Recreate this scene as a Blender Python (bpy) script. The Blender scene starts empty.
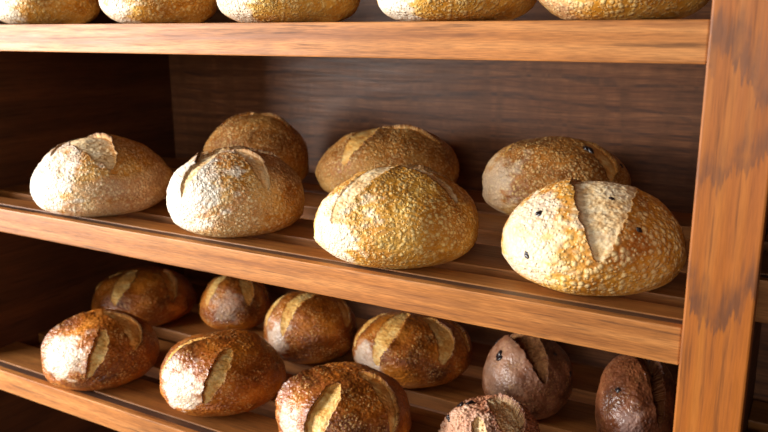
import bpy, bmesh, math, random
import numpy as np
from mathutils import Matrix, Vector

SC = bpy.context.scene
COL = SC.collection
CAMZ = 1.31                       # camera height above the floor

# ------------------------------------------------------------------ helpers
def link(o, parent=None):
    COL.objects.link(o)
    if parent is not None:
        o.parent = parent
    return o

def empty(name, loc=(0, 0, 0), rz=0.0):
    o = bpy.data.objects.new(name, None)
    o.empty_display_size = 0.05
    o.location = loc
    o.rotation_euler = (0, 0, rz)
    return link(o)

def tag(o, label=None, cat=None, group=None, kind=None):
    if label: o['label'] = label
    if cat: o['category'] = cat
    if group: o['group'] = group
    if kind: o['kind'] = kind
    return o

def boxes(name, specs, mat, parent=None, bevel=0.003, segs=2):
    """one mesh made of bevelled boards: specs = (x0,x1,y0,y1,z0,z1)"""
    bm = bmesh.new()
    for (x0, x1, y0, y1, z0, z1) in specs:
        r = bmesh.ops.create_cube(bm, size=1.0)
        M = Matrix.Translation(((x0 + x1) / 2, (y0 + y1) / 2, (z0 + z1) / 2)) @ Matrix.Diagonal((x1 - x0, y1 - y0, z1 - z0, 1))
        bmesh.ops.transform(bm, matrix=M, verts=r['verts'])
        if bevel > 0:
            es = list({e for v in r['verts'] for e in v.link_edges})
            bmesh.ops.bevel(bm, geom=es, offset=bevel, segments=segs, profile=0.6, affect='EDGES', clamp_overlap=True)
    me = bpy.data.meshes.new(name)
    bm.to_mesh(me); bm.free()
    for p in me.polygons: p.use_smooth = False
    me.materials.append(mat)
    return link(bpy.data.objects.new(name, me), parent)

# ------------------------------------------------------------------ node materials
class NT:
    def __init__(self, name):
        self.m = bpy.data.materials.new(name)
        self.m.use_nodes = True
        self.t = self.m.node_tree
        self.t.nodes.clear()
        self.out = self.t.nodes.new('ShaderNodeOutputMaterial')
        self.b = self.t.nodes.new('ShaderNodeBsdfPrincipled')
        self.t.links.new(self.b.outputs[0], self.out.inputs[0])
    def n(self, kind, **kw):
        nd = self.t.nodes.new(kind)
        for k, v in kw.items():
            if k in nd.inputs: self.set(nd.inputs[k], v)
            else: setattr(nd, k, v)
        return nd
    def set(self, sock, v):
        if isinstance(v, bpy.types.NodeSocket): self.t.links.new(v, sock)
        elif isinstance(v, bpy.types.Node): self.t.links.new(v.outputs[0], sock)
        else: sock.default_value = v
    def math(self, op, a, b=None, c=None, clamp=False):
        nd = self.t.nodes.new('ShaderNodeMath'); nd.operation = op; nd.use_clamp = clamp
        self.set(nd.inputs[0], a)
        if b is not None: self.set(nd.inputs[1], b)
        if c is not None: self.set(nd.inputs[2], c)
        return nd.outputs[0]
    def remap(self, v, a, b, c=0.0, d=1.0, smooth=True):
        nd = self.t.nodes.new('ShaderNodeMapRange')
        nd.interpolation_type = 'SMOOTHSTEP' if smooth else 'LINEAR'
        self.set(nd.inputs['Value'], v)
        nd.inputs['From Min'].default_value = a; nd.inputs['From Max'].default_value = b
        nd.inputs['To Min'].default_value = c; nd.inputs['To Max'].default_value = d
        return nd.outputs['Result']
    def mix(self, f, a, b, mode='MIX'):
        nd = self.t.nodes.new('ShaderNodeMix'); nd.data_type = 'RGBA'; nd.blend_type = mode
        self.set(nd.inputs[0], f)
        self.set(nd.inputs[6], a); self.set(nd.inputs[7], b)
        return nd.outputs[2]
    def ramp(self, f, stops):
        nd = self.t.nodes.new('ShaderNodeValToRGB')
        el = nd.color_ramp.elements
        while len(el) < len(stops): el.new(0.5)
        for e, (p, c) in zip(el, stops):
            e.position = p; e.color = c
        self.set(nd.inputs[0], f)
        return nd.outputs[0]
    def coords(self, scale=(1, 1, 1), offset=None, rand=False):
        tc = self.t.nodes.new('ShaderNodeTexCoord')
        mp = self.t.nodes.new('ShaderNodeMapping')
        mp.inputs['Scale'].default_value = scale
        self.t.links.new(tc.outputs['Object'], mp.inputs['Vector'])
        if offset: mp.inputs['Location'].default_value = offset
        return mp.outputs[0]
    def noise(self, vec, scale, detail=4, rough=0.55, dist=0.0, w=None):
        nd = self.t.nodes.new('ShaderNodeTexNoise')
        if w is not None:
            nd.noise_dimensions = '4D'; self.set(nd.inputs['W'], w)
        self.set(nd.inputs['Vector'], vec)
        nd.inputs['Scale'].default_value = scale; nd.inputs['Detail'].default_value = detail
        nd.inputs['Roughness'].default_value = rough; nd.inputs['Distortion'].default_value = dist
        return nd.outputs[0]
    def voro(self, vec, scale, feature='F1', rnd=1.0, smooth=None):
        nd = self.t.nodes.new('ShaderNodeTexVoronoi'); nd.feature = feature
        self.set(nd.inputs['Vector'], vec)
        nd.inputs['Scale'].default_value = scale
        nd.inputs['Randomness'].default_value = rnd
        if smooth is not None and 'Smoothness' in nd.inputs: nd.inputs['Smoothness'].default_value = smooth
        return nd
    def bump(self, h, strength=0.5, dist=0.002, normal=None):
        nd = self.t.nodes.new('ShaderNodeBump')
        self.set(nd.inputs['Height'], h)
        nd.inputs['Strength'].default_value = strength; nd.inputs['Distance'].default_value = dist
        if normal is not None: self.set(nd.inputs['Normal'], normal)
        return nd.outputs[0]

def rgb(r, g, b):
    """sRGB 0-255 to linear"""
    f = lambda c: (c / 255 / 12.92) if c / 255 <= 0.04045 else ((c / 255 + 0.055) / 1.055) ** 2.4
    return (f(r), f(g), f(b), 1.0)

def wood(name, axis, light, mid, dark, rough=0.38, stain=None, curl=0.0, spec=0.5, bumpy=0.2, coat=0.0, spread=0.3, poreamt=0.62, hairamt=0.22):
    N = NT(name)
    s = [26.0, 26.0, 26.0]; s['xyz'.index(axis)] = 1.6
    v = N.coords(tuple(s))
    big = N.noise(v, 1.0, 5, 0.6, 0.35)
    s2 = [240.0, 240.0, 240.0]; s2['xyz'.index(axis)] = 9.0
    fine = N.noise(N.coords(tuple(s2)), 1.0, 3, 0.6)
    cathedral = N.t.nodes.new('ShaderNodeTexWave')
    cathedral.wave_type = 'BANDS'; cathedral.bands_direction = {'x': 'Z', 'y': 'X', 'z': 'X'}[axis]
    s3 = [9.0, 9.0, 9.0]; s3['xyz'.index(axis)] = 0.9
    N.set(cathedral.inputs['Vector'], N.coords(tuple(s3)))
    cathedral.inputs['Scale'].default_value = 1.4
    cathedral.inputs['Distortion'].default_value = 9.0
    cathedral.inputs['Detail'].default_value = 3.0
    f = N.math('ADD', N.math('MULTIPLY', big, 0.62), N.math('MULTIPLY', cathedral.outputs['Fac'], 0.2))
    f = N.math('ADD', f, N.math('MULTIPLY', fine, 0.22))
    c = N.ramp(f, [(0.5 - spread, dark), (0.52, mid), (0.5 + spread, light)])
    # dark pores along the grain
    pore = N.remap(fine, 0.28, 0.44, poreamt, 1.0)
    c = N.mix(1.0, c, pore, 'MULTIPLY')
    s4 = [900.0, 900.0, 900.0]; s4['xyz'.index(axis)] = 40.0
    hair = N.noise(N.coords(tuple(s4)), 1.0, 2, 0.6)
    c = N.mix(1.0, c, N.remap(hair, 0.3, 0.7, 1 - hairamt, 1 + hairamt * 0.6), 'MULTIPLY')
    s5 = [70.0, 70.0, 70.0]; s5['xyz'.index(axis)] = 3.0
    streak = N.noise(N.coords(tuple(s5)), 1.0, 4, 0.65, 0.2)
    c = N.mix(N.remap(streak, 0.54, 0.66, 0.0, hairamt * 1.8), c, dark)
    # small dents and scuffs
    dent = N.noise(N.coords((38, 38, 38)), 1.0, 5, 0.75)
    c = N.mix(N.remap(dent, 0.66, 0.72, 0.0, 0.45), c, dark)
    # large uneven varnish
    blot = N.noise(N.coords((1, 1, 1)), 5.0, 3, 0.5)
    c = N.mix(1.0, c, N.remap(blot, 0.3, 0.7, 0.82, 1.12), 'MULTIPLY')
    if stain:
        # ragged V-shaped worn patches: (centre x, tip height, slope, thickness, strength)
        pts, col = stain
        sep = N.t.nodes.new('ShaderNodeSeparateXYZ'); N.set(sep.inputs[0], N.coords((1, 1, 1)))
        jag = N.noise(N.coords((170, 170, 10)), 1.0, 3, 0.7)
        brk = N.noise(N.coords((60, 60, 26)), 1.0, 3, 0.6)
        tot = None
        for (xc, z0, sl, th, amt) in pts:
            vx = N.math('MULTIPLY', N.math('ABSOLUTE', N.math('SUBTRACT', sep.outputs['X'], xc)), sl)
            e = N.math('SUBTRACT', N.math('SUBTRACT', sep.outputs['Z'], z0), vx)
            e = N.math('ADD', e, N.math('MULTIPLY', N.math('SUBTRACT', jag, 0.5), 0.11))
            lo_ = N.remap(e, -0.002, 0.003, 0.0, 1.0)
            hi_ = N.remap(e, th * 0.3, th, 1.0, 0.0)
            m = N.math('MULTIPLY', N.math('MULTIPLY', lo_, hi_), amt)
            tot = m if tot is None else N.math('MAXIMUM', tot, m)
        c = N.mix(N.math('MULTIPLY', tot, N.remap(brk, 0.3, 0.6, 0.35, 1.0)), c, col)
    if curl > 0:
        cu = N.noise(N.coords((30.0, 1.0, 6.0)), 1.0, 3, 0.55, 0.6)
        c = N.mix(1.0, c, N.remap(cu, 0.3, 0.7, 1.0 - curl, 1.0 + curl), 'MULTIPLY')
        for (zs, ds, ls, am) in ((26.0, 9.0, 0.16, 0.6), (60.0, 12.0, 0.2, 0.4)):
            ln = N.t.nodes.new('ShaderNodeTexWave'); ln.wave_type = 'BANDS'; ln.bands_direction = 'Z'
            N.set(ln.inputs['Vector'], N.coords((6.0, 1.0, zs)))
            ln.inputs['Scale'].default_value = 0.35; ln.inputs['Distortion'].default_value = ds
            ln.inputs['Detail'].default_value = 3.0; ln.inputs['Detail Scale'].default_value = 1.2
            c = N.mix(N.math('MULTIPLY', N.remap(ln.outputs['Fac'], 0.0, ls, am, 0.0), N.remap(cu, 0.35, 0.6)), c, rgb(58, 36, 28))
    N.set(N.b.inputs['Base Color'], c)
    N.set(N.b.inputs['Roughness'], N.remap(fine, 0.2, 0.8, rough + 0.12, rough - 0.04))
    N.b.inputs['Specular IOR Level'].default_value = spec
    N.b.inputs['Coat Weight'].default_value = coat
    N.b.inputs['Coat Roughness'].default_value = 0.3
    N.set(N.b.inputs['Normal'], N.bump(N.math('ADD', fine, big), bumpy, 0.0012))
    return N.m

def crust(name, deep, mid, light, blister, blis_scale=120.0, blis_amt=0.8, speck=0.0, rough=0.5, spec=0.4,
          seed=0.0, bump=0.9, toast=0.5, base_tint=None):
    N = NT(name)
    oi = N.t.nodes.new('ShaderNodeObjectInfo')
    v = N.coords((1, 1, 1), (seed, seed * 0.7, seed * 1.3))
    big = N.noise(v, 13.0, 3, 0.5)
    med = N.noise(v, 60.0, 4, 0.6)
    warp = N.t.nodes.new('ShaderNodeVectorMath'); warp.operation = 'ADD'
    wn = N.t.nodes.new('ShaderNodeTexNoise'); wn.inputs['Scale'].default_value = 90.0
    N.set(wn.inputs['Vector'], v)
    sc = N.t.nodes.new('ShaderNodeVectorMath'); sc.operation = 'SCALE'
    N.set(sc.inputs[0], wn.outputs['Color']); sc.inputs['Scale'].default_value = 0.003
    N.set(warp.inputs[0], v); N.set(warp.inputs[1], sc.outputs[0])
    vo = N.voro(warp.outputs[0], blis_scale, 'F1', 1.0)
    vo2 = N.voro(warp.outputs[0], blis_scale * 1.9, 'F1', 1.0)
    b1 = N.remap(vo.outputs['Distance'], 0.16, 0.62, 1.0, 0.0)
    b2 = N.remap(vo2.outputs['Distance'], 0.14, 0.58, 1.0, 0.0)
    keep = N.remap(vo.outputs['Color'], 0.12, 0.5)
    keep2 = N.remap(vo2.outputs['Color'], 0.2, 0.55)
    mask = N.remap(N.noise(v, 30.0, 3, 0.6), 0.28, 0.50, 0.15, 1.0)
    bl = N.math('MAXIMUM', N.math('MULTIPLY', N.math('MULTIPLY', b1, keep), mask), N.math('MULTIPLY', N.math('MULTIPLY', b2, keep2), 0.8))
    f = N.math('ADD', N.math('MULTIPLY', big, 0.62), N.math('MULTIPLY', med, 0.38))
    at = N.t.nodes.new('ShaderNodeAttribute'); at.attribute_name = 'bake'
    f = N.math('ADD', f, N.math('MULTIPLY', N.math('SUBTRACT', at.outputs['Fac'], 0.5), -toast))
    c = N.ramp(f, [(0.30, deep), (0.5, mid), (0.68, light)])
    bcol = N.mix(N.remap(med, 0.35, 0.65), blister, mid)
    c = N.mix(N.math('MULTIPLY', bl, blis_amt), c, blister)
    if base_tint is not None:
        at2 = N.t.nodes.new('ShaderNodeAttribute'); at2.attribute_name = 'flour_glare'  # one mask for flour and for light painted on the left flanks
        fl = N.math('MULTIPLY', at2.outputs['Fac'], N.remap(N.noise(v, 42.0, 3, 0.55), 0.12, 0.5))
        c = N.mix(fl, c, base_tint)
    if speck > 0:
        sp = N.voro(v, 260.0, 'F1', 1.0)
        sm = N.math('MULTIPLY', N.remap(sp.outputs['Distance'], 0.24, 0.46, 1.0, 0.0), N.remap(N.noise(v, 40.0, 3, 0.6), 0.45, 0.58))
        c = N.mix(N.math('MULTIPLY', sm, speck), c, rgb(232, 186, 118))
    ch = N.t.nodes.new('ShaderNodeAttribute'); ch.attribute_name = 'char'
    c = N.mix(N.math('MULTIPLY', ch.outputs['Fac'], N.remap(med, 0.3, 0.6, 0.55, 1.0)), c, rgb(84, 38, 14))
    N.set(N.b.inputs['Base Color'], c)
    N.set(N.b.inputs['Roughness'], N.remap(med, 0.3, 0.7, rough - 0.08, rough + 0.12))
    N.b.inputs['Specular IOR Level'].default_value = spec
    N.b.inputs['Subsurface Weight'].default_value = 0.0
    h = N.math('ADD', N.math('MULTIPLY', bl, 0.8), N.math('MULTIPLY', N.noise(v, 240.0, 2, 0.5), 0.16))
    N.set(N.b.inputs['Normal'], N.bump(h, bump, 0.0022))
    return N.m

def crumb(name, pale, mid, brown, rough=0.75, spec=0.25):
    N = NT(name)
    v = N.coords((1, 1, 1))
    a = N.noise(v, 45.0, 4, 0.6)
    b = N.noise(v, 190.0, 3, 0.65)
    holes = N.voro(v, 230.0, 'SMOOTH_F1', 1.0, 0.2)
    f = N.math('ADD', N.math('MULTIPLY', a, 0.6), N.math('MULTIPLY', b, 0.4))
    c = N.ramp(f, [(0.33, brown), (0.46, mid), (0.6, pale)])
    at = N.t.nodes.new('ShaderNodeAttribute'); at.attribute_name = 'char'
    c = N.mix(N.math('MULTIPLY', at.outputs['Fac'], N.remap(a, 0.3, 0.6, 0.3, 0.9)), c, brown)
    N.set(N.b.inputs['Base Color'], c)
    N.b.inputs['Roughness'].default_value = rough
    N.b.inputs['Specular IOR Level'].default_value = spec
    N.set(N.b.inputs['Normal'], N.bump(N.math('ADD', b, N.remap(holes.outputs['Distance'], 0.1, 0.6)), 0.18, 0.0015))
    return N.m

def plain(name, col, rough=0.5, spec=0.4, noise=0.0, scale=60):
    N = NT(name)
    v = N.coords((1, 1, 1))
    n = N.noise(v, scale, 4, 0.6)
    c = N.mix(1.0, col, N.remap(n, 0.3, 0.7, 1.0 - noise, 1.0 + noise), 'MULTIPLY')
    N.set(N.b.inputs['Base Color'], c)
    N.b.inputs['Roughness'].default_value = rough
    N.b.inputs['Specular IOR Level'].default_value = spec
    N.set(N.b.inputs['Normal'], N.bump(n, 0.3, 0.002))
    return N.m

M = {}
M['rail'] = wood('honey_wood', 'x', rgb(208, 142, 80), rgb(184, 117, 58), rgb(138, 80, 35), rough=0.46, spec=0.32, coat=0.0, spread=0.28, poreamt=0.5, hairamt=0.3)
M['edge'] = wood('worn_edge_wood', 'x', rgb(110, 82, 66), rgb(84, 58, 44), rgb(50, 34, 26), rough=0.42)
M['slat'] = wood('slat_wood', 'x', rgb(184, 124, 64), rgb(148, 93, 43), rgb(98, 58, 24), rough=0.46, spec=0.35)
M['post'] = wood('post_wood', 'z', rgb(196, 122, 50), rgb(178, 102, 36), rgb(152, 80, 26), rough=0.4, hairamt=0.12, spread=0.4,
                 stain=([(0.638, 1.008, 1.3, 0.055, 0.78), (0.634, 1.290, -1.2, 0.045, 0.7), (0.664, 1.240, 1.1, 0.040, 0.7), (0.614, 1.150, 0.65, 0.045, 0.62)], rgb(96, 60, 42)))
M['side'] = wood('side_panel_wood', 'y', rgb(104, 58, 28), rgb(82, 43, 20), rgb(56, 28, 12), rough=0.5, spec=0.4)
M['back'] = wood('back_panel_wood', 'x', rgb(148, 98, 62), rgb(122, 76, 45), rgb(84, 47, 25), rough=0.45, curl=0.2, spec=0.4, spread=0.4, poreamt=0.7)
M['floor'] = plain('floor_tiles', rgb(120, 96, 74), 0.5, 0.4, 0.15, 9)

# ------------------------------------------------------------------ shelving unit
XL, XR = -1.375, -0.1092          # inner faces: left panel, left edge of the post
PXR = -0.0450                     # right edge of the post
YF, YB = 0.800, 1.374             # front faces, back panel
ZT, ZM, ZL = CAMZ + 0.0040, CAMZ - 0.3028, CAMZ - 0.6156
THK = 0.0415

unit = empty('bread_rack', (-0.72, 1.09, 0.0))
tag(unit, 'varnished brown wooden bread rack with slatted shelves full of crusty loaves', 'shelf')
unit_inv = unit.location.copy()

def U(specs):
    ox, oy, oz = unit_inv
    return [(a - ox, b - ox, c - oy, d - oy, e - oz, f - oz) for (a, b, c, d, e, f) in specs]

boxes('side_panel', U([(XL - 0.03, XL, YF, YB, 0.0, 1.95)]), M['side'], unit)
boxes('back_panel', U([(XL - 0.03, 0.75, YB, YB + 0.018, 0.0, 1.95)]), M['back'], unit, bevel=0.001)
boxes('post', U([(XR, PXR, YF - 0.004, YF + 0.028, 0.0, 1.95)]), M['post'], unit, bevel=0.0022)
boxes('divider_panel', U([(-0.092, -0.064, YF + 0.0285, YB - 0.0005, 0.0, 1.95)]), M['side'], unit)
boxes('top_board', U([(XL - 0.03, 0.75, YF - 0.01, YB + 0.018, 1.951, 1.985)]), M['side'], unit)
boxes('end_panel', U([(0.72, 0.75, YF, YB - 0.0005, 0.0, 1.95)]), M['side'], unit)

def shelf(z, slats, x0=XL + 0.0005, x1=-0.0925, yf=YF, rail_x1=XR - 0.0005, thk=THK):
    specs = [(x0, x1, a, b, z - 0.024, z) for (a, b) in slats]
    for bx in (x0 + 0.012, (x0 + x1) / 2, x1 - 0.012):          # bearers the slats are nailed to
        specs.append((bx - 0.012, bx + 0.012, yf + 0.03, YB - 0.002, z - thk + 0.001, z - 0.0235))
    s = boxes('shelf', U(specs), M['slat'], unit, bevel=0.0018)
    boxes('front_rail', U([(x0, rail_x1, yf, yf + 0.0125, z - thk, z - 0.0002)]), M['rail'], s, bevel=0.0017)
    boxes('edge_batten', U([(x0, rail_x1, yf + 0.0130, yf + 0.0255, z - 0.02, z - 0.0010)]), M['edge'], s, bevel=0.001)
    return s

lo = [(0.8275, 0.902), (0.950, 1.050), (1.096, 1.200), (1.245, 1.350)]
mi = [(0.8265, 0.864), (0.897, 0.994), (1.070, 1.168), (1.236, 1.332)]
shelf(ZT, lo)
shelf(ZM, mi)
shelf(ZL, lo)
# shelves of the next bay, right of the post
for zz in (CAMZ - 0.288, CAMZ - 0.62, CAMZ + 0.02):
    shelf(zz, [(0.988, 1.09), (1.14, 1.24), (1.28, 1.36)], x0=-0.0635, x1=0.7195, yf=0.960, rail_x1=0.7195, thk=0.052)

# room: the floor below and the wall behind
f = boxes('floor', [(-4.0, 3.0, -3.0, 1.46, -0.05, 0.0)], M['floor'], None, bevel=0); tag(f, kind='structure')
w = boxes('wall_back', [(-4.0, 3.0, 1.395, 1.46, 0.0, 2.7)], plain('wall_paint', rgb(150, 132, 112), 0.8, 0.2, 0.05, 12), None, bevel=0); tag(w, kind='structure')

# ------------------------------------------------------------------ loaves
_ico = {}
def ico(n):
    if n not in _ico:
        bm = bmesh.new()
        bmesh.ops.create_icosphere(bm, subdivisions=n, radius=1.0)
        me = bpy.data.meshes.new('tmp'); bm.to_mesh(me); bm.free()
        V = np.empty(len(me.vertices) * 3); me.vertices.foreach_get('co', V)
        F = np.empty(len(me.polygons) * 3, np.int32); me.polygons.foreach_get('vertices', F)
        bpy.data.meshes.remove(me)
        V = V.reshape(-1, 3)
        _ico[n] = (V / np.linalg.norm(V, axis=1, keepdims=True), F.reshape(-1, 3))
    return _ico[n]

def hsh(i, j, k, s):
    h = (i * 374761393 + j * 668265263 + k * 2147483647 + s * 1274126177) & 0xFFFFFFFF
    h = ((h ^ (h >> 13)) * 1274126177) & 0xFFFFFFFF
    h = (h ^ (h >> 16)) & 0xFFFFFFFF
    return h / 4294967295.0

def vnoise(P, s):
    I = np.floor(P).astype(np.int64); Fr = P - I
    w = Fr * Fr * Fr * (Fr * (Fr * 6 - 15) + 10)
    r = 0
    for a in (0, 1):
        for b in (0, 1):
            for c in (0, 1):
                wt = (w[:, 0] if a else 1 - w[:, 0]) * (w[:, 1] if b else 1 - w[:, 1]) * (w[:, 2] if c else 1 - w[:, 2])
                r = r + wt * hsh(I[:, 0] + a, I[:, 1] + b, I[:, 2] + c, s)
    return r * 2 - 1

def fbm(P, s, o=3):
    r = 0; a = 1.0
    for k in range(o):
        r = r + a * vnoise(P * (2 ** k) + 31.7 * k, s + k); a *= 0.5
    return r

def normals(V, F):
    n = np.cross(V[F[:, 1]] - V[F[:, 0]], V[F[:, 2]] - V[F[:, 0]])
    N = np.zeros_like(V)
    for k in range(3): np.add.at(N, F[:, k], n)
    return N / (np.linalg.norm(N, axis=1, keepdims=True) + 1e-12)

def sstep(x, a, b):
    t = np.clip((x - a) / (b - a), 0, 1); return t * t * (3 - 2 * t)

def mesh_from(name, V, F, N, attrs, mat):
    me = bpy.data.meshes.new(name)
    me.vertices.add(len(V)); me.vertices.foreach_set('co', V.astype(np.float32).ravel())
    me.loops.add(len(F) * 3); me.loops.foreach_set('vertex_index', F.astype(np.int32).ravel())
    me.polygons.add(len(F)); me.polygons.foreach_set('loop_start', np.arange(0, len(F) * 3, 3, dtype=np.int32))
    me.update(calc_edges=True)
    me.polygons.foreach_set('use_smooth', np.ones(len(F), bool))
    for k, a in attrs.items():
        at = me.attributes.new(k, 'FLOAT', 'POINT'); at.data.foreach_set('value', a.astype(np.float32))
    me.materials.append(mat)
    me.normals_split_custom_set_from_vertices([tuple(x) for x in N])
    return me

def build_loaf(name, label, cat, group, x, y, z, rx, ry, H, mats, scores=(), seed=1, n=7, hb=0.36, lump=0.035,
               rugged=0.0006, bits=(), flour_glare=0.0, flour_glare_spots=(), twist=0.0, lean=(0, 0)):
    """scores: dict(p0, p1, w, bow, D, L, lip) laid out on the crust seen from the rack's front:
       (0,0) is the top of the loaf, radius 1 its widest line, -y the side facing the room."""
    yaw = math.atan2(-x, y)
    root = empty(name, (x, y, z + 0.0006), yaw + twist)
    tag(root, label, cat, group)
    S, F = ico(n)
    rho = np.hypot(S[:, 0], S[:, 1]); nz = S[:, 2]
    p = np.where(nz >= 0, 2.15 if mats[0] in (M['dark_a'], M['fruit'], M['fruit_b'], M['fruit_c']) else 1.93, 2.7)
    k = (rho ** p + np.abs(nz) ** p) ** (-1 / p)
    ux, uy = S[:, 0] / (rho + 1e-9), S[:, 1] / (rho + 1e-9)
    HB = H * hb
    V = np.stack([rx * k * S[:, 0], ry * k * S[:, 1],
                  np.where(nz >= 0, HB + (H - HB) * k * nz, np.maximum(0, HB * (1 + 1.15 * k * nz)))], 1)
    up = sstep(V[:, 2], 0.0, 0.03)
    V[:, 0] += lean[0] * V[:, 2]; V[:, 1] += lean[1] * V[:, 2]
    Nn = normals(V, F)
    # slow swells of the crust
    d = fbm(S * 1.7 + seed * 3.1, seed * 7 + 1, 2) * lump * (rx + ry) * 0.5
    d += fbm(S * 5.0 + seed * 1.7, seed * 5 + 2, 2) * lump * 0.16 * (rx + ry) * 0.5
    V += Nn * (d * (0.25 + 0.75 * up))[:, None] * np.array([1, 1, 1.0]) * np.where(V[:, 2:3] < 0.002, np.array([[1, 1, 0.0]]), 1)
    Nn = normals(V, F)
    th = np.arccos(np.clip(nz, -1, 1)) / (math.pi / 2)
    u, v = ux * th, uy * th
    # wobble so that cuts have torn edges
    wob = 0.016 * fbm(S * 9.0 + seed, seed + 77, 3)
    R = (rx + ry) * 0.5 * 1.15
    disp = np.zeros(len(V)); side = np.zeros((len(V), 3)); char = np.zeros(len(V)); which = -np.ones(len(V), int)
    for si, sc in enumerate(scores):
        p0 = np.array(sc['p0'], float); p1 = np.array(sc['p1'], float)
        w = sc.get('w', 0.08); bow = sc.get('bow', 0.0); D = sc.get('D', 0.006); L = sc.get('L', 0.005); lip = sc.get('lip', 1)
        ax = p1 - p0; ln = np.linalg.norm(ax); ax = ax / ln; px = np.array([-ax[1], ax[0]])
        a = (u - p0[0]) * ax[0] + (v - p0[1]) * ax[1]
        t = a / ln
        s = (u - p0[0]) * px[0] + (v - p0[1]) * px[1] - bow * 4 * t * (1 - t) + wob
        s = s * lip                                  # + side is where the ear (raised lip) stands
        tt = np.clip(t, 0, 1)
        prof = np.sqrt(np.clip(np.sin(math.pi * tt ** sc.get('skew', 1.0)), 0, 1))
        hw = w * prof
        inn = (np.abs(s) < hw) & (t > 0) & (t < 1) & (V[:, 2] > 0.006)
        q = np.clip((s / (hw + 1e-6) + 1) / 2, 0, 1)  # 1 at the ear, 0 at the far edge
        ins = np.where(inn, 1.0, 0.0)
        depth = -D * (q ** 1.3) * np.sqrt(prof) - 0.25 * D * np.sin(math.pi * q)
        depth += ins * 0.0004 * fbm(S * 26 + seed, seed + 5, 2)
        disp = np.where(inn, depth, disp)
        outl = (s >= hw) & (t > 0) & (t < 1)
        e1 = np.exp(-(s - hw) / sc.get('lw', 0.10)) * prof
        disp = np.where(outl & (which < 0), np.maximum(disp, L * e1), disp)
        lean_v = np.where(outl, L * 0.9 * np.exp(-(s - hw) / 0.05) * prof, 0)
        dirx = -px * lip
        side[:, 0] += lean_v * dirx[0]; side[:, 1] += lean_v * dirx[1]
        outr = (s <= -hw) & (t > 0) & (t < 1)
        e2 = np.exp((s + hw) / 0.09) * prof
        disp = np.where(outr & (which < 0), np.maximum(disp, L * 0.25 * e2), disp)
        char = np.maximum(char, np.where(outl, np.exp(-(s - hw) / 0.035) * prof * sc.get('burn', 0.9), 0))
        char = np.maximum(char, np.where(outr, np.exp((s + hw) / 0.02) * prof * 0.35, 0))
        rim = np.clip(1 - np.minimum(q, 1 - q) * 7, 0, 1) * 0.4 + np.clip(fbm(S * np.array([7, 7, 16.0]) + 4.0, seed + 15, 3), 0, 1) * 0.5
        char = np.where(inn, np.clip(np.maximum(rim, np.clip(1 - (1 - q) * 4, 0, 1) * 0.5), 0, 0.8), char)
        which = np.where(inn, si, which)
    disp += fbm(S * 22.0 + seed * 2.3, seed + 11, 2) * rugged * up
    V += Nn * (disp * up)[:, None] + side * up[:, None]
    V[:, 2] = np.maximum(V[:, 2], 0)
    N2 = normals(V, F)
    bake = np.clip(0.5 + 0.35 * (V[:, 2] / H - 0.5) + 0.3 * fbm(S * 2.2, seed + 41, 2), 0, 1)
    fl = flour_glare * sstep(fbm(S * 1.3 + 9.0, seed + 61, 2) + 0.35, 0.0, 0.6)
    for (du, dv, dr, da) in flour_glare_spots:  # pale patches: flour mixed with painted light, mostly on left flanks
        dd = np.hypot(u - du, v - dv) / dr + 0.35 * fbm(S * 6.0, seed + 91, 3)
        fl = np.maximum(fl, da * (1 - sstep(dd, 0.55, 1.0)))
    wf = which[F]
    face_s = np.where((wf >= 0).sum(1) >= 2, wf.max(1), -1)
    at = dict(bake=bake, char=char, flour_glare=fl)
    def sub(nm, mask, mat):
        idx = F[mask]
        if len(idx) == 0: return None
        used, inv = np.unique(idx, return_inverse=True)
        me = mesh_from(nm, V[used], inv.reshape(-1, 3), N2[used], {q: a[used] for q, a in at.items()}, mat)
        return link(bpy.data.objects.new(nm, me), root)
    sub('crust', face_s < 0, mats[0])
    for si in range(len(scores)):
        sub('score', face_s == si, mats[1])
    rnd = random.Random(seed)
    for (bu, bv, br) in bits:                        # olives and raisins stuck in the crust
        i = int(np.argmin((u - bu) ** 2 + (v - bv) ** 2))
        make_bit(V[i] - N2[i] * br * 0.5, N2[i], br, rnd, root)
    return root

def make_bit(pos, nrm, r, rnd, root):
    bm = bmesh.new()
    bmesh.ops.create_icosphere(bm, subdivisions=4, radius=1.0)
    ph = rnd.random() * 6
    for q in bm.verts:
        c = q.co
        k = 1 + 0.16 * math.sin(4 * c.x + ph) * math.cos(3 * c.y + ph) + 0.10 * math.sin(9 * c.z + 5 * c.x + ph)
        q.co = Vector((c.x * 1.25, c.y * 0.95, c.z * 0.8)) * (r * k)
    rot = Vector(nrm).to_track_quat('Z', 'Y').to_matrix().to_4x4() @ Matrix.Rotation(rnd.random() * 6, 4, 'Z')
    bmesh.ops.transform(bm, matrix=Matrix.Translation(Vector(pos)) @ rot, verts=bm.verts)
    me = bpy.data.meshes.new('olive'); bm.to_mesh(me); bm.free()
    for pl in me.polygons: pl.use_smooth = True
    me.materials.append(M['olive'])
    link(bpy.data.objects.new('olive', me), root)

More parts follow.
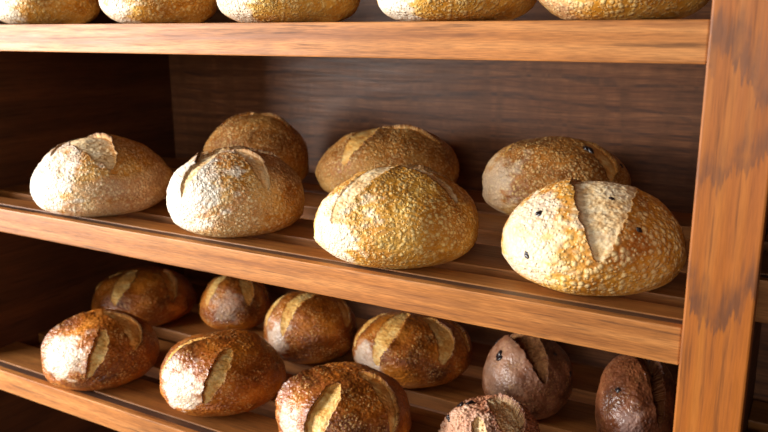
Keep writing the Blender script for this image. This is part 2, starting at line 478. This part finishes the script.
M['olive'] = plain('olive_skin', rgb(34, 24, 26), 0.28, 0.6, 0.3, 120)
M['gold_a'] = crust('blistered_golden_crust', rgb(162, 92, 18), rgb(212, 144, 42), rgb(234, 180, 82), rgb(252, 226, 156), 165, 0.75, seed=1.0, bump=0.75, base_tint=rgb(250, 240, 216))
M['gold_d'] = crust('large_blistered_golden_crust', rgb(168, 96, 22), rgb(214, 146, 46), rgb(236, 184, 88), rgb(254, 230, 168), 128, 0.8, seed=21.0, bump=0.75, base_tint=rgb(250, 240, 216))
M['gold_b'] = crust('dull_golden_crust', rgb(130, 74, 20), rgb(180, 114, 40), rgb(212, 156, 78), rgb(240, 204, 136), 165, 0.7, seed=3.0, bump=0.75, base_tint=rgb(230, 212, 182))
M['gold_c'] = crust('light_wholemeal_crust', rgb(144, 80, 18), rgb(192, 124, 38), rgb(222, 168, 82), rgb(252, 230, 178), 175, 0.8, seed=6.0, bump=0.75, base_tint=rgb(250, 240, 222))
M['dark_a'] = crust('deep_brown_crust', rgb(90, 38, 6), rgb(156, 80, 16), rgb(208, 126, 36), rgb(216, 142, 54), 170, 0.3, toast=0.55, speck=0.6, rough=0.36, spec=0.6, seed=9.0, bump=0.35, base_tint=rgb(232, 208, 184))
M['fruit'] = crust('purple_brown_crust', rgb(64, 34, 20), rgb(112, 66, 42), rgb(156, 102, 70), rgb(172, 120, 90), 90, 0.2, speck=0.25, rough=0.4, spec=0.55, seed=12.0, bump=0.25, base_tint=rgb(196, 156, 128))
M['fruit_b'] = crust('reddish_tan_crust', rgb(120, 66, 42), rgb(176, 110, 76), rgb(210, 150, 112), rgb(220, 168, 132), 90, 0.25, speck=0.25, rough=0.45, spec=0.45, seed=15.0, bump=0.35, base_tint=rgb(226, 186, 156))
M['fruit_c'] = crust('mahogany_crust', rgb(54, 26, 13), rgb(102, 54, 28), rgb(146, 86, 50), rgb(160, 104, 68), 90, 0.2, speck=0.12, rough=0.36, spec=0.6, seed=18.0, bump=0.25, base_tint=rgb(170, 140, 130))
M['crumb'] = crumb('pale_torn_crumb', rgb(252, 236, 200), rgb(244, 212, 158), rgb(200, 142, 76))
M['crumb_dark'] = crumb('golden_torn_crumb', rgb(255, 224, 150), rgb(244, 188, 98), rgb(196, 116, 42), 0.55, 0.4)
M['crumb_fruit'] = crumb('dim_brown_crumb', rgb(176, 124, 76), rgb(128, 80, 46), rgb(70, 40, 24))

def sc(x0, y0, x1, y1, w=0.08, bow=0.0, lip=1, D=0.0035, L=0.005, **k):
    d = dict(p0=(x0, y0), p1=(x1, y1), w=w, bow=bow, lip=lip, D=D, L=L); d.update(k); return d

GA, GB, GC = (M['gold_a'], M['crumb']), (M['gold_b'], M['crumb_dark']), (M['gold_c'], M['crumb'])
FC = (M['fruit_c'], M['crumb_fruit'])
DA, FR, FB = (M['dark_a'], M['crumb_dark']), (M['fruit'], M['crumb_fruit']), (M['fruit_b'], M['crumb'])

# --- top shelf: five golden loaves, their crowns out of the picture
gT = 'golden loaves on the top shelf'
X4 = [sc(0.0, 0.05, -0.5, -0.45, 0.09), sc(0.05, 0.0, 0.5, -0.4, 0.08, lip=-1)]
for i, (x, y, rx, H, du, lab) in enumerate([
        (-1.203, 0.920, 0.092, 0.115, 0.9, 'golden loaf at the far left end of the top shelf'),
        (-0.936, 0.925, 0.090, 0.115, 0.9, 'golden loaf second from the left on the top shelf'),
        (-0.696, 0.935, 0.105, 0.120, 0.85, 'golden loaf in the middle of the five on the top shelf'),
        (-0.430, 0.930, 0.104, 0.120, 1.0, "golden loaf second from the right on the top shelf, its left end pale"),
        (-0.222, 0.925, 0.095, 0.120, 0.2, 'golden loaf on the top shelf right beside the wooden post')]):
    build_loaf('bread_loaf', lab, 'bread', gT, x, y, ZT, rx, rx * 1.0, H, GA, X4, seed=20 + i, n=7, flour_glare_spots=[(-1.10, -0.62, 0.85, du)])  # light from the left painted as a pale patch low on each loaf

# --- middle shelf, front row
gM = 'golden loaves along the front of the middle shelf'
build_loaf('bread_loaf', "oblong speckled golden loaf, one pale tear, at the middle shelf's left end", 'bread', gM,
           -1.072, 0.897, ZM, 0.114, 0.114, 0.121, GC,
           [sc(-0.16, 0.18, 0.10, -0.68, 0.18, 0.0, lip=1, D=0.004, L=0.0055, skew=0.6, burn=0.9), sc(-0.50, -0.12, -0.30, 0.12, 0.04, lip=1, L=0.006)],
           seed=31, n=8, flour_glare=0.2, flour_glare_spots=[(-0.85, -0.4, 0.8, 0.8)])
build_loaf('bread_loaf', 'round golden loaf, left flank painted pale for flour and light, with a scorched upright ear, on the middle shelf', 'bread', gM,
           -0.778, 0.900, ZM, 0.104, 0.094, 0.123, GC,
           [sc(-0.12, 0.12, -0.66, -0.54, 0.085, 0.05, lip=-1, D=0.002, L=0.004, burn=0.9), sc(0.0, -0.02, 0.34, -0.68, 0.09, 0.02, lip=1, D=0.003, L=0.006, burn=0.6),
            sc(-0.05, 0.12, 0.45, 0.02, 0.12, L=0.003), sc(-0.34, 0.22, -0.40, -0.22, 0.03, 0.0, lip=-1, D=0.002, L=0.011, burn=1.0, lw=0.04)],
           seed=32, n=8, flour_glare=0.1, flour_glare_spots=[(-0.75, -0.5, 0.75, 0.9)])
build_loaf('bread_loaf', "wide yellow-golden blistered loaf with crossed pale tears, centre front of middle shelf", 'bread', gM,
           -0.492, 0.888, ZM, 0.111, 0.100, 0.119, GA,
           [sc(0.0, 0.08, -0.66, -0.55, 0.13, 0.05, lip=1, D=0.004, L=0.006, burn=0.4), sc(0.02, 0.02, 0.52, -0.40, 0.10, 0.03, lip=-1, D=0.006, L=0.006, burn=0.6),
            sc(-0.10, 0.10, 0.60, 0.16, 0.10, L=0.004)],
           seed=33, n=8, flour_glare_spots=[(-0.85, -0.6, 0.6, 0.75)])
build_loaf('bread_loaf', "large golden loaf with broad pale wedge-shaped tear, middle shelf end beside the post", 'bread', gM,
           -0.236, 0.911, ZM, 0.107, 0.096, 0.124, (M['gold_d'], M['crumb']),
           [sc(0.03, 0.42, 0.08, -0.95, 0.23, 0.0, lip=-1, D=0.005, L=0.0035, skew=0.62, lw=0.08, burn=0.6)],
           seed=34, n=8, flour_glare_spots=[(-0.7, -0.55, 0.65, 0.6)],
           bits=[(-0.42, -0.42, 0.0045), (-0.66, -0.74, 0.0042), (0.36, -0.58, 0.0035), (0.12, -0.32, 0.003)])

# --- middle shelf, back row
gB = 'brown loaves at the back of the middle shelf'
build_loaf('bread_loaf', 'dim brown loaf behind the pale-flanked one, leftmost at the back of the middle shelf', 'bread', gB,
           -0.960, 1.172, ZM, 0.103, 0.098, 0.140, GB, [sc(-0.45, -0.1, 0.05, 0.05, 0.09), sc(0.05, 0.0, 0.45, -0.2, 0.07)], seed=41)
build_loaf('bread_loaf', 'wide golden-brown loaf in shade behind the yellow blistered loaf', 'bread', gB,
           -0.695, 1.223, ZM, 0.130, 0.117, 0.122, GB,
           [sc(-0.12, 0.1, -0.5, -0.6, 0.12, 0.05), sc(-0.1, 0.05, 0.5, -0.2, 0.06), sc(0.1, 0.1, 0.6, 0.05, 0.05)], seed=42)
build_loaf('bread_loaf', 'brown blistered loaf with one black olive near its top, back right of the middle shelf', 'bread', gB,
           -0.384, 1.225, ZM, 0.118, 0.106, 0.127, GB,
           [sc(0.22, 0.1, 0.60, -0.55, 0.13, 0.04, L=0.006), sc(-0.3, -0.05, -0.5, -0.25, 0.05)], seed=43, bits=[(0.30, -0.24, 0.009), (0.66, -0.2, 0.005)],
           flour_glare_spots=[(-0.9, -0.5, 0.6, 0.5)])

# --- lower shelf, front row
gL = 'dark crusty loaves along the front of the lower shelf'
build_loaf('bread_loaf', 'dark glossy boule with two golden slashes, front left of the lower shelf', 'bread', gL,
           -1.097, 0.878, ZL, 0.100, 0.095, 0.115, DA,
           [sc(0.06, -0.36, -0.26, -1.0, 0.10, 0.05, lip=-1, D=0.005, L=0.005, burn=0.6), sc(0.08, 0.10, 0.44, -0.62, 0.14, 0.10, lip=1, D=0.004, L=0.007),
            sc(-0.05, 0.12, -0.80, -0.05, 0.09, -0.05, lip=1)],
           seed=51, n=8, flour_glare_spots=[(-0.56, -0.52, 0.44, 1.0)])
build_loaf('bread_loaf', 'dark boule with white cheek and one leaf-shaped slash, second along the lower shelf', 'bread', gL,
           -0.845, 0.918, ZL, 0.104, 0.099, 0.112, DA,
           [sc(0.08, -0.28, -0.32, -0.98, 0.10, 0.04, lip=-1, D=0.004, L=0.006, burn=0.6), sc(-0.1, 0.02, -0.80, -0.28, 0.11, -0.05, lip=1, D=0.005, L=0.007)],
           seed=52, n=8, flour_glare_spots=[(-0.62, -0.68, 0.42, 1.0)])  # whiter patch on the left front cheek
build_loaf('bread_loaf', 'dark speckled boule with golden star-shaped slashes, bottom centre of the picture', 'bread', gL,
           -0.589, 0.897, ZL, 0.101, 0.096, 0.114, DA,
           [sc(-0.04, -0.20, -0.58, -0.92, 0.13, 0.05, lip=-1, D=0.006, L=0.005, burn=0.5), sc(-0.15, 0.15, -0.80, -0.05, 0.11, 0.0, lip=1, D=0.004, L=0.012),
            sc(0.15, 0.0, 0.60, -0.70, 0.12, 0.10, lip=1, D=0.005, L=0.007)],
           seed=53, n=8, flour_glare_spots=[(-0.80, -0.60, 0.36, 0.8)])
build_loaf('fruit_loaf', 'small craggy reddish-brown olive bread, split open on top, front of the lower shelf', 'bread', 'olive breads on the lower shelf',
           -0.374, 0.945, ZL, 0.071, 0.068, 0.095, FB,
           [sc(0.05, 0.30, 0.35, -0.55, 0.24, 0.05, lip=1, D=0.014, L=0.012), sc(-0.15, -0.3, -0.12, -0.9, 0.12, lip=-1, D=0.008, L=0.007)],
           seed=54, n=8, lump=0.09, rugged=0.0020, flour_glare_spots=[(-0.7, -0.4, 0.8, 0.6)],
           bits=[(-0.42, 0.30, 0.0075), (-0.26, 0.05, 0.0075), (0.36, 0.30, 0.0085), (-0.55, -0.05, 0.006), (0.45, -0.35, 0.005), (-0.6, -0.6, 0.005), (0.1, -0.7, 0.006)])
build_loaf('fruit_loaf', 'pale-topped olive bread barely peeking up at the bottom edge beside the post', 'bread', 'olive breads on the lower shelf',
           -0.172, 0.945, ZL, 0.056, 0.054, 0.083, FB,
           [sc(-0.5, 0.2, 0.3, 0.05, 0.3, 0.05, lip=1, D=0.006, L=0.006)], seed=55, n=7, lump=0.08, rugged=0.002, flour_glare=0.4, bits=[(-0.15, 0.28, 0.006)])

# --- lower shelf, back row
gK = 'dark crusty loaves at the back of the lower shelf'
build_loaf('bread_loaf', 'shadowed dark boule with a black slit, back left corner of the lower shelf', 'bread', gK,
           -1.253, 1.129, ZL, 0.107, 0.100, 0.103, DA,
           [sc(-0.1, 0.1, -0.45, -0.65, 0.12, 0.05), sc(0.25, 0.1, 0.45, -0.7, 0.10, 0.02, D=0.012), sc(-0.2, 0.1, -0.8, -0.15, 0.08)], seed=61)
build_loaf('bread_loaf', "smallest round dark boule, pale slashes, back of the lower shelf between larger boules", 'bread', gK,
           -1.053, 1.195, ZL, 0.074, 0.070, 0.107, DA,
           [sc(-0.1, 0.1, -0.65, -0.50, 0.15, 0.03), sc(0.1, 0.1, 0.30, -0.75, 0.14, 0.03), sc(0.3, 0.15, 0.8, -0.3, 0.10)], seed=62, flour_glare_spots=[(-0.2, -0.8, 0.4, 0.4)])
build_loaf('bread_loaf', "dark boule with long diagonal golden slash, behind and between two centre-front dark boules", 'bread', gK,
           -0.827, 1.149, ZL, 0.091, 0.086, 0.119, DA,
           [sc(0.20, 0.1, -0.50, -0.68, 0.12, -0.04), sc(-0.20, 0.2, -0.78, -0.25, 0.14, 0.0), sc(0.35, 0.1, 0.6, -0.5, 0.12, 0.04)], seed=63, flour_glare_spots=[(-0.7, -0.65, 0.4, 0.8)])
build_loaf('bread_loaf', "wide dark boule with fanned golden slashes, pale left cheek, back centre of lower shelf", 'bread', gK,
           -0.616, 1.166, ZL, 0.108, 0.103, 0.106, DA,
           [sc(-0.05, 0.1, -0.50, -0.75, 0.13, 0.02), sc(-0.25, 0.2, -0.82, -0.2, 0.12, 0.0), sc(0.15, 0.0, 0.42, -0.75, 0.12, 0.10), sc(0.3, 0.2, 0.8, -0.3, 0.08)], seed=64, flour_glare_spots=[(-0.75, -0.6, 0.42, 0.9)])
build_loaf('fruit_loaf', 'rounded purple-brown olive bread with a deep dark gash, behind the craggy split bread', 'bread', 'olive breads on the lower shelf',
           -0.390, 1.148, ZL, 0.072, 0.080, 0.124, FR,
           [sc(-0.38, 0.42, 0.30, -0.72, 0.19, 0.02, lip=-1, D=0.022, L=0.005, burn=0.3)],
           seed=65, n=8, lump=0.05, rugged=0.0004, flour_glare_spots=[(-0.5, -0.5, 0.6, 0.35)], bits=[(-0.46, -0.30, 0.010), (-0.5, 0.30, 0.008), (0.42, -0.2, 0.004), (0.75, -0.25, 0.006)])
build_loaf('fruit_loaf', 'long dark purple-brown bread with a black gash down its right side, against the post', 'bread', 'olive breads on the lower shelf',
           -0.208, 1.118, ZL, 0.060, 0.090, 0.130, FC,
           [sc(-0.25, 0.50, 0.48, -0.72, 0.16, 0.08, lip=1, D=0.022, L=0.010, burn=0.3)],
           seed=66, n=8, lump=0.05, rugged=0.0006, flour_glare_spots=[(-0.1, -0.9, 0.3, 0.5)], bits=[(-0.30, -0.45, 0.005), (0.0, -0.98, 0.005)])

# ------------------------------------------------------------------ light
def area(name, loc, target, sx, sy, watts, col):
    l = bpy.data.lights.new(name, 'AREA'); l.shape = 'RECTANGLE'; l.size = sx; l.size_y = sy
    l.energy = watts; l.color = col
    o = bpy.data.objects.new(name, l); o.location = loc
    o.rotation_euler = (Vector(target) - Vector(loc)).to_track_quat('-Z', 'Y').to_euler()
    return link(o)
area('window_daylight', (-2.95, -0.68, 1.42), (-0.6, 1.0, 1.1), 1.8, 1.6, 222, (1.0, 0.97, 0.93))
area('front_fill', (0.0, -2.6, 1.6), (-0.6, 0.9, 1.0), 1.8, 1.4, 36, (1.0, 0.95, 0.88))  # added fill lamp brightening fronts and right sides, stands for no known window

wd = bpy.data.worlds.new('room_ambient'); SC.world = wd
wd.use_nodes = True
bg = wd.node_tree.nodes['Background']
bg.inputs[0].default_value = (0.9, 0.8, 0.68, 1); bg.inputs[1].default_value = 0.03

# ------------------------------------------------------------------ camera
Rm = [[0.86694426, 0.11443167, -0.48509076], [0.49838157, -0.20849751, 0.84151328], [-0.00484445, -0.9713054, -0.23778636]]
cam = bpy.data.cameras.new('camera'); co = link(bpy.data.objects.new('camera', cam))
mw = Matrix(((Rm[0][0], -Rm[0][1], -Rm[0][2], 0), (Rm[1][0], -Rm[1][1], -Rm[1][2], 0), (Rm[2][0], -Rm[2][1], -Rm[2][2], CAMZ), (0, 0, 0, 1)))
co.matrix_world = mw
cam.sensor_width = 36.0; cam.lens = 780.0 / 768.0 * 36.0
cam.clip_start = 0.02
cam.dof.use_dof = True; cam.dof.focus_distance = 0.98; cam.dof.aperture_fstop = 5.6
SC.camera = co

SC.view_settings.view_transform = 'Standard'
SC.view_settings.look = 'None'
SC.view_settings.gamma = 1.0
SC.view_settings.exposure = 0.0
